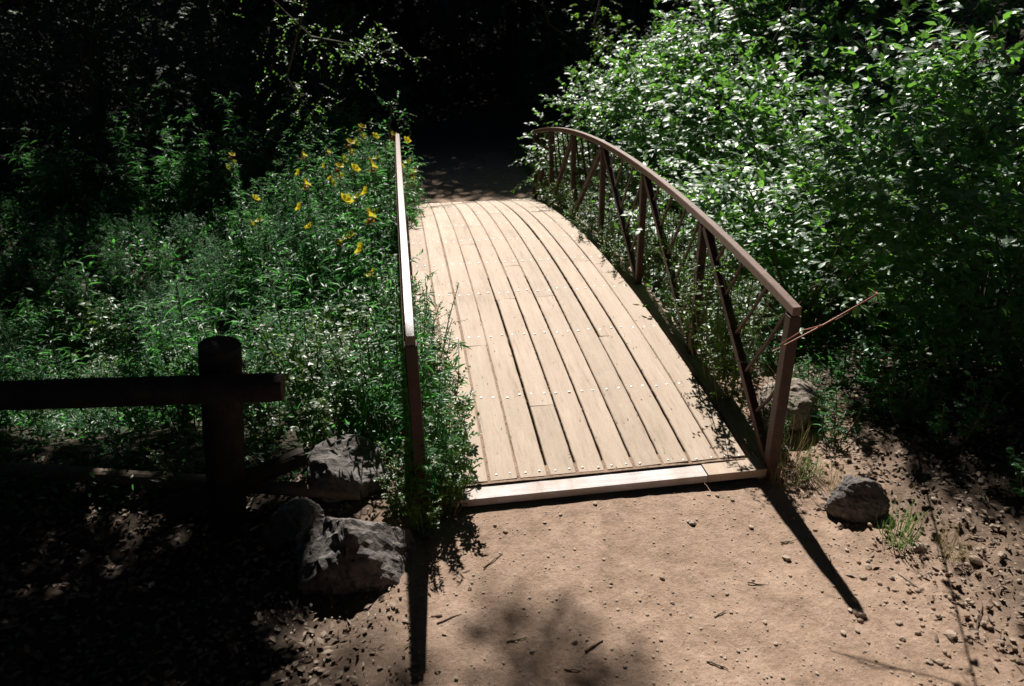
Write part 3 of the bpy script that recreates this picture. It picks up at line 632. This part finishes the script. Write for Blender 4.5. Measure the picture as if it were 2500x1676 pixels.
# near left: leafy clump round the rail foot, spilling over the deck
NW = [make_herb(150, 9, .85, .26, .115, .026, 'weed_leaf', LEAF_LA, 'leafy_weed', nleaf=30, side=3, hang=.45), make_herb(151, 9, .6, .27, .060, .038, 'vine_leaf', LEAF_OV, 'leafy_weed', nleaf=24, side=5), make_herb(152, 9, .5, .25, .035, .012, 'feather_leaf', nleaf=50, side=8, name='feathery_weed')]
for i, (p, x, y, s, dz, lab) in enumerate([
 (0, -.98, .42, 1.05, 0, 'tall drooping weed wrapped round the near left railing post'), (0, -.86, .95, 1.0, .05, 'long leaved weed arching over the deck boards on the left'),
 (1, -.92, .20, .85, 0, 'round leaved weed at the left corner of the bridge end'), (0, -1.22, .85, 1.15, 0, 'upright weed just outside the left railing'),
 (1, -1.25, 1.35, 1.3, .1, 'bright green weed beside the left railing'), (2, -.88, 1.6, 1.1, .4, 'fine feathery weed spilling over the deck edge on the left'),
 (0, -1.12, 1.9, 1.1, .35, 'tall weed hugging the second left railing panel'), (1, -1.02, 2.7, .9, .75, 'leafy weed at the third left railing post'),
 (0, -1.15, 3.6, 1.0, .8, 'white glinting weed by the middle of the left railing'), (1, -1.05, 4.6, .9, .85, 'leafy weed at the deck edge beyond the middle of the left railing'),
 (0, -1.05, 5.7, 1.0, .5, 'tall weed inside the far half of the left railing'), (1, -1.02, 6.8, 1.2, .2, 'bushy weed at the far left deck corner'), (0, -1.0, 7.7, 1.1, .1, 'dark weed bending over the shaded path on the left'),
 (1, -1.62, 1.0, 1.1, 0, 'yellow green weed behind the flat topped boulder'), (2, -1.5, 1.5, 1.2, 0, 'pale feathery weed between the boulder and the ravine'), (1, -1.95, 1.25, 1.0, 0, 'leafy weed behind the log fence post'),
 (2, -2.1, .75, .8, 0, 'feathery weed at the back of the log fence post'), (1, -2.5, 1.3, 1.0, 0, 'leafy weed just over the top rail of the log fence'), (0, -1.85, 2.1, 1.0, 0, 'tall weed between the fence post and the left railing'),
 (2, -1.45, 2.3, 1.3, .1, 'soft feathery weed in the sun left of the railing'), (0, -2.9, 1.7, .9, 0, 'narrow leaved weed over the left end of the fence rail'), (2, -3.3, 2.0, 1.2, 0, 'wispy weed at the left edge above the fence rail'),
 (1, -.84, .55, .9, .02, 'round leaved weed lapping over the near left deck boards'), (0, -.93, .05, .7, 0, 'drooping weed in front of the left railing post'), (0, -1.05, 1.25, 1.05, .1, 'dense narrow leaved weed between the first left railing posts'), (1, -.9, 1.25, .9, .15, 'leafy weed leaning across the left deck edge'), (0, -.95, 2.2, .9, .5, 'weed with long leaves over the deck at the second left post'),
 (1, -.86, .02, .62, 0, 'leafy weed draped over the left end of the edge board'), (0, -.80, .20, .62, 0, 'narrow leaved weed hiding the near left corner of the deck'), (1, -.98, -.14, .5, 0, 'small leafy weed at the left foot of the bridge'), (1, -1.45, 1.05, 1.0, 0, 'bright weed in the sun beyond the flat topped boulder'), (1, -1.7, 1.7, 1.2, .05, 'sunny broad leaved weed on the ravine edge left of the railing'), (1, -1.35, 2.0, 1.2, .3, 'yellow green weed under the left railing'),
 (1, -1.12, .02, .6, 0, 'low leafy weed in the shade at the left railing foot'), (1, -2.3, .55, .6, 0, 'low weed in shade beneath the fence rail'), (2, -2.75, .8, .8, 0, 'dim weed under the fence rail at the left')]):
    place(NW[p], at_ground(x, y, dz), i*2.3, s, lab, 'weed', 'weeds by the left railing and fence')
BK = [make_herb(170, 7, .35, .22, .06, .034, 'weed_leaf', LEAF_OV, 'bank_weed', nleaf=16, side=3), make_herb(171, 7, .4, .2, .09, .016, 'weed_leaf', LEAF_LA, 'bank_weed', nleaf=18, side=2)]
r = np.random.default_rng(31)
for i in range(30):
    x, y = r.uniform(1.45, 3.9), r.uniform(-.6, 1.7)
    if x < 1.7 and y < .3: continue
    place(BK[i % 2], at_ground(x, y), r.uniform(0, 6), r.uniform(.5, 1.3), 'low weed on the dark leaf littered bank right of the footbridge', 'weed', 'low weeds on the right bank')
# grass
G = [make_grass(160, 60, .26, .09), make_grass(161, 90, .30, .12, 'dry_grass', .0035)]
for i, (p, x, y, s, lab) in enumerate([
 (0, 1.38, -.60, .85, 'green grass tuft in front of the angular rock on the right'), (1, 1.02, -.02, .7, 'dry grass round the foot of the right corner post'), (1, 1.15, .15, .9, 'pale dry grass behind the right corner post'),
 (0, 1.20, .0, .7, 'short green grass right of the corner post'), (1, -.90, .0, .8, 'dry stalks hanging at the left end of the edge board'), (0, -.96, -.08, .6, 'green blades at the left end of the edge board'),
 (1, 1.55, -.75, .6, 'sparse dry grass on the right bank below the angular rock'), (1, 1.28, -.12, .6, 'thin grass between corner post and angular rock'), (0, 1.0, .2, .5, 'grass blades between the deck edge and the corner post')]):
    place(G[p], at_ground(x, y), i*1.1, s, lab, 'grass tuft', 'grass tufts by the bridge end')
# ground cover nobody could count
gc = MB(); r = np.random.default_rng(90); n = 80000
x = np.where(r.random(n) < .65, r.uniform(-7, -1, n), r.uniform(1, 7, n)); y = r.uniform(.4, 12, n)
k = (np.abs(x) > 1.12) & ~((x > 1) & (x < 3.3) & (y < 1.4 + .4*vnoise(x*2, y*2, 3))); x, y = x[k], y[k]; n = len(x)
P = np.stack([x, y, terrain(x, y) + r.gamma(1.6, .05, n)], -1); D = np.stack([r.normal(size=n), r.normal(size=n), r.uniform(0, .9, n)], -1)
leaves(gc, P, D, np.array([0, 0, 1.]) + r.normal(size=(n, 3))*.35, r.uniform(.03, .065, n)*(1 + .7*(y > 3)), r.uniform(.010, .026, n)*(1 + .7*(y > 3)))
tag(gc.build('undergrowth', M['weed_leaf']), 'low green ground cover on the banks of the ravine', 'undergrowth', kind='stuff')
lt = MB(); n = 15000; x = np.concatenate([r.uniform(1.0, 4.2, n//2), r.uniform(-4.2, -.9, n//2)]); y = np.concatenate([r.uniform(-1.6, 2.2, n//2), r.uniform(-1.6, 1.0, n//2)])
k = r.random(n) < sstep(.95, 2.0, np.abs(x))*.9 + .03; x, y = x[k], y[k]; n = len(x)
P = np.stack([x, y, terrain(x, y) + r.uniform(.006, .02, n)], -1)
leaves(lt, P, np.stack([r.normal(size=n), r.normal(size=n), r.normal(size=n)*.25], -1), np.array([0, 0, 1.]) + r.normal(size=(n, 3))*.3, r.uniform(.02, .055, n), r.uniform(.01, .028, n))
tag(lt.build('leaf_litter', M['dead_leaf']), 'brown fallen leaves scattered over the shaded soil', 'leaf litter', kind='stuff')

# ------------------------------------------------------------------ trees
def make_tree(seed, clumps, trunk, tr=.18, leaf=.13, per=1300, mat='dark_leaf', name='tree'):
    r = np.random.default_rng(seed); root = empty(name); tk, lb, lv = MB(), MB(), MB()
    T = np.array(trunk, float); tube(tk, T, np.linspace(tr, tr*.45, len(T)), 12, cap=False, seed=seed, rough=.03)
    for c, rad in clumps:
        c = np.array(c, float); i = r.integers(len(T)//2, len(T)); arch_stem(tk, T[i], c, tr*.28, .015, .5, 6, 6, r)
        n = int(per*rad**2); p = nrm(r.normal(size=(n, 3)))*(r.random((n, 1))**.4)*rad*np.array([1, 1, .7]) + c
        leaves(lv, p, r.normal(size=(n, 3)) + (0, 0, -.2), np.array([0, 0, 1.]) + r.normal(size=(n, 3))*.6, leaf*r.uniform(.6, 1.2, n), leaf*.75*r.uniform(.6, 1.1, n))
    tk.build('trunk', M['bark'], root); lv.build('crown', M[mat], root); return root
def round_clumps(seed, n, Rr, z0, z1, cr=(1.0, 1.7)):
    r = np.random.default_rng(seed); out = []
    for k in range(n):
        a = r.uniform(0, 6.28); u = r.random(); d = Rr*math.sqrt(r.random())*math.sqrt(max(.1, 1-(2*u-1)**2*.8)); out.append(((math.cos(a)*d, math.sin(a)*d, z0 + (z1-z0)*u), r.uniform(*cr)))
    return out
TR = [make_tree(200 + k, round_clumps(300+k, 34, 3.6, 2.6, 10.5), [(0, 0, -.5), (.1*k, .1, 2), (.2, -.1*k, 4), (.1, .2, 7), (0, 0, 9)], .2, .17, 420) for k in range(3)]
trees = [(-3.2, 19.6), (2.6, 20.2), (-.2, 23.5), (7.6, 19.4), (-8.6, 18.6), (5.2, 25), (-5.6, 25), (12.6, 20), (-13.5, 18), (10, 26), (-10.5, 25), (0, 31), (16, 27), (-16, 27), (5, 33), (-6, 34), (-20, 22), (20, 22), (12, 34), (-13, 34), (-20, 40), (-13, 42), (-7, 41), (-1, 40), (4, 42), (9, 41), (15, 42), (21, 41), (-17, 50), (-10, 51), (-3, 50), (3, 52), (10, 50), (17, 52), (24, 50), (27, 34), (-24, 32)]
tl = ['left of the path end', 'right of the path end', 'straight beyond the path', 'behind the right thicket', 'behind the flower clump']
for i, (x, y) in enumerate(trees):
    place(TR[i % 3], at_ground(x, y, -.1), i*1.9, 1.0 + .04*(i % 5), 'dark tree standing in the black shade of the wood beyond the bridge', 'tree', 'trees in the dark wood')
# dark understorey beyond the bridge
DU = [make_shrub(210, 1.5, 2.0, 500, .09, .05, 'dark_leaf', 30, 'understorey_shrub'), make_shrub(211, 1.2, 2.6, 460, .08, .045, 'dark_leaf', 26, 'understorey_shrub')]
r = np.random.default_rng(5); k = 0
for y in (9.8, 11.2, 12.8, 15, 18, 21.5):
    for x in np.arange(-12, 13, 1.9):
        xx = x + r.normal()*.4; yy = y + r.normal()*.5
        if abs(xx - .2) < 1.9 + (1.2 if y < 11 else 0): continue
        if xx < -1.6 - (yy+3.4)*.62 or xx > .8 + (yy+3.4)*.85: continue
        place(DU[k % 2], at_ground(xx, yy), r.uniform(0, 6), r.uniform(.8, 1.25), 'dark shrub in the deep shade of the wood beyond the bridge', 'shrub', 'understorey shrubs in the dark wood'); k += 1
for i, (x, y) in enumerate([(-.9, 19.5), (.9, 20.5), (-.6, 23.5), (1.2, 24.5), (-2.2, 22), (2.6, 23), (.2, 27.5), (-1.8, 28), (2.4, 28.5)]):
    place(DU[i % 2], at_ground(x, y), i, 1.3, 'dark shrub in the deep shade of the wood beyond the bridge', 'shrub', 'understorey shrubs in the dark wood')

# shade trees: except the one behind the viewer, their crowns stand beside and above the frame and throw the dappled shade seen in the photo
SX, SY = .066, 1.0
def shade_clumps(seed, x0, x1, y0, y1, n, t0=4.6, t1=7.0, cr=(.6, 1.0)):
    r = np.random.default_rng(seed); out = []
    for k in range(n):
        t = r.uniform(t0, t1); sx = r.uniform(x0, x1); sy = r.uniform(y0, y1); out.append(((sx + SX*t, sy + t*SY, t - .07), r.uniform(*cr)))
    return out
def world_tree(seed, base, clumps, name, label, tr=.22, leaf=.12, per=700):
    b = np.array(base, float); c2 = [(tuple(np.array(c) - b), rr) for c, rr in clumps]
    top = np.mean([c for c, _ in c2], 0)*np.array([.45, .45, 1.0])
    t = make_tree(seed, c2, [(0, 0, -.3), (top[0]*.1, top[1]*.1, top[2]*.4), (top[0]*.5, top[1]*.5, top[2]*.75), tuple(top)], tr, leaf, per, 'dark_leaf', name)
    t.location = base; return tag(t, label, 'tree')
world_tree(401, (-6.6, 2.0, -.3), shade_clumps(41, -7.5, -1.9, -6.5, -.45, 105) + shade_clumps(42, -7, -2.55, -.5, 1.75, 40, cr=(.5, .7)) + shade_clumps(52, -2.6, -1.95, 0, 1.0, 5, cr=(.3, .45)) + shade_clumps(48, -2.6, -1.8, -.9, .05, 14, cr=(.25, .36)) + shade_clumps(54, -1.8, -1.55, -.3, -.05, 2, cr=(.18, .24)) + shade_clumps(55, -7.5, -4.2, 1.5, 7, 14, 5, 8, cr=(.3, .6)), 'shade_tree', 'broad tree outside the left edge shading the log fence', per=1200)
world_tree(402, (-4.5, -6.5, 1.0), shade_clumps(43, -8, 5, -14, -3.2, 95, 5.5, 9.5, (1.0, 1.5)), 'shade_tree', 'unseen tree added behind the viewer to block skylight')  # added out of view, its crown only closes off the sky behind
world_tree(403, (6.8, .5, 0), shade_clumps(44, 2.7, 8.5, -7, -1.2, 40, cr=(.7, 1.1)) + shade_clumps(45, 5.4, 12, -1, 9, 50, 5, 10, cr=(1.0, 1.5)) + shade_clumps(51, 1.75, 3.3, -.75, .7, 20, 4.6, 7, cr=(.28, .46)) + shade_clumps(53, 1.45, 3.2, -1.5, -.4, 12, 5, 8, cr=(.12, .26)) + shade_clumps(50, 4.3, 6, 2.5, 7, 10, 4.6, 8, cr=(.5, .9)), 'shade_tree', 'tree outside the right edge shading the bank', per=950)
for i_, (x0_, x1_, b_) in enumerate([(-15, -7.5, (-12, 16.5)), (-8.5, -2, (-5.5, 17.5)), (-3, 3.5, (3.8, 16.8)), (3, 9, (7.6, 17)), (8.5, 16, (13, 16.8))]):
    cl_ = shade_clumps(60 + i_, x0_, x1_, 9.3, 15.5, 26, 6.5, 10.5, (1.1, 1.6)) + (shade_clumps(70 + i_, x0_, min(x1_, -2.9), 6.9, 9.5, 12, 6.5, 9, (.6, 1.0)) if x0_ < -3 else [])
    world_tree(410 + i_, (b_[0], b_[1], -.6), cl_, 'edge_tree', ['tree at the far left of the wood edge', 'dark trunk at the wood edge behind the flowers', 'dark trunk at the wood edge right of the path', 'tree at the wood edge behind the right thicket', 'tree at the far right of the wood edge'][i_], .24, .17, 260)
for i_, (x_, y_) in enumerate([(-11, -7), (-6.5, -10), (-1.5, -11), (3.5, -10.5), (8, -8), (-11.5, -1.5), (-11.5, 4), (11.5, -2), (-16, 9), (15, 4)]):  # unseen trees added as a screen to keep skylight off the foreground
    place(TR[i_ % 3], at_ground(x_, y_, -1.5), i_*2.3, 1.05, 'tall unseen tree added beside or behind the viewer to block skylight', 'tree', 'added trees blocking skylight')
world_tree(420, (3.6, 18.5, -.6), shade_clumps(80, -2.2, 2.4, 8.55, 10.2, 16, 7, 10, (.45, .65)) + [((-1.0 + .5, 7.1 + 8, 8), .3), ((-.5 + .5, 7.25 + 8, 8), .16)], 'edge_tree', 'tree at the wood edge whose shade ends at the far deck end', .2, .14, 420)
# a looser spray over the left of the path gives the soft blotches on the dirt
world_tree(404, (-5.2, -2.4, .2), shade_clumps(46, -1.35, -.3, -1.6, -.55, 13, 8.5, 13, (.20, .34)) + shade_clumps(47, -5, -2.1, -3.2, -1.0, 34, 7, 9, (.6, .9)), 'shade_tree', 'slim tree left of the viewer with a loose crown', .14, .10, 640)

# branches seen at the top of the frame
def make_bough(seed, pts, label, n=150, leaf=.06, mat='shrub_leaf', spread=.28):
    r = np.random.default_rng(seed); root = empty('bough', pts[0]); sm, st, lv = MB(), MB(), MB(); P = np.array(pts, float) - np.array(pts[0])
    tube(sm, P, np.linspace(.022, .004, len(P)), 6, cap=False)
    u = r.uniform(.15, 1, n); Q = np.stack([np.interp(u, np.linspace(0, 1, len(P)), P[:, i]) for i in range(3)], -1) + r.normal(size=(n, 3))*spread*np.array([1, 1, .6])
    sprig(r, Q, r.normal(size=(n, 3)) + (0, 0, -.2), 6, r.uniform(.12, .3, n), leaf, leaf*.55, lv, st, LEAF_OV)
    both(lv, st); sm.build('branch', M['twig'], root); lv.build('foliage', [M[mat], M['twig']], root); return tag(root, label, 'branch')
a, b, c, d = spot(600, -60, 8.6), spot(760, 90, 8.2), spot(870, 110, 8.0), spot(950, 130, 7.8)
make_bough(501, [a + (0, 0, .8), a, b, c, d], 'leafy bough catching sun at the top left of the dark wood', 130)
make_bough(502, [b + (0, 0, .5), spot(700, 190, 8.2), spot(745, 260, 8.0), spot(790, 320, 7.9)], 'thin hanging bough below the top left bough', 60, .05)
make_bough(503, [spot(1480, -60, 9.5), spot(1450, 60, 9.3), spot(1500, 130, 9.0), spot(1560, 160, 8.9)], 'yellow green maple bough hanging over the top of the pale shrubs', 80, .09, 'vine_leaf')
make_bough(504, [spot(1300, -80, 11.5), spot(1340, 60, 11.2), spot(1420, 110, 11)], 'dim maple bough hanging in the dark above the path', 60, .10, 'dark_leaf')
make_bough(505, [spot(940, 380, 7.6) - (0, 0, .7), spot(950, 330, 7.6), spot(955, 260, 7.6)], 'dark green sapling above the tip of the left railing', 26, .07, 'weed_leaf', .09)

# ------------------------------------------------------------------ light, camera
w = bpy.data.worlds.new("World"); sc.world = w; w.use_nodes = True; nt = w.node_tree
sky = nt.nodes.new('ShaderNodeTexSky'); sky.sky_type = 'NISHITA'; sky.sun_disc = False; sky.air_density = .4; sky.dust_density = .1
EL = R(44.5); AZ = math.atan2(.066, 1.0)
sky.sun_elevation = EL; sky.sun_rotation = AZ
nt.links.new(sky.outputs[0], nt.nodes['Background'].inputs[0]); nt.nodes['Background'].inputs[1].default_value = .05
sl = bpy.data.lights.new('sun', 'SUN'); sl.energy = 5.0; sl.angle = R(.55); sl.color = (1, .955, .88)
so = bpy.data.objects.new('sun', sl); col.objects.link(so)
sd = Vector((math.sin(AZ)*math.cos(EL), math.cos(AZ)*math.cos(EL), math.sin(EL)))
so.rotation_euler = sd.to_track_quat('Z', 'Y').to_euler()
cd = bpy.data.cameras.new('camera'); cam = bpy.data.objects.new('camera', cd); col.objects.link(cam); sc.camera = cam
cd.sensor_width = 36; cd.lens = 36*FPX/2500; cd.clip_end = 500; cd.clip_start = .05
mt = Matrix(((r2[0], u2[0], -fw[0], CAM[0]), (r2[1], u2[1], -fw[1], CAM[1]), (r2[2], u2[2], -fw[2], CAM[2]), (0, 0, 0, 1)))
cam.matrix_world = mt
cd.dof.use_dof = True; cd.dof.focus_distance = 4.9; cd.dof.aperture_fstop = 2.4
sc.view_settings.view_transform = 'Standard'; sc.view_settings.look = 'None'; sc.view_settings.gamma = 1; sc.view_settings.exposure = 0.68
sc.cycles.max_bounces = 6; sc.cycles.transparent_max_bounces = 4; sc.cycles.diffuse_bounces = 1
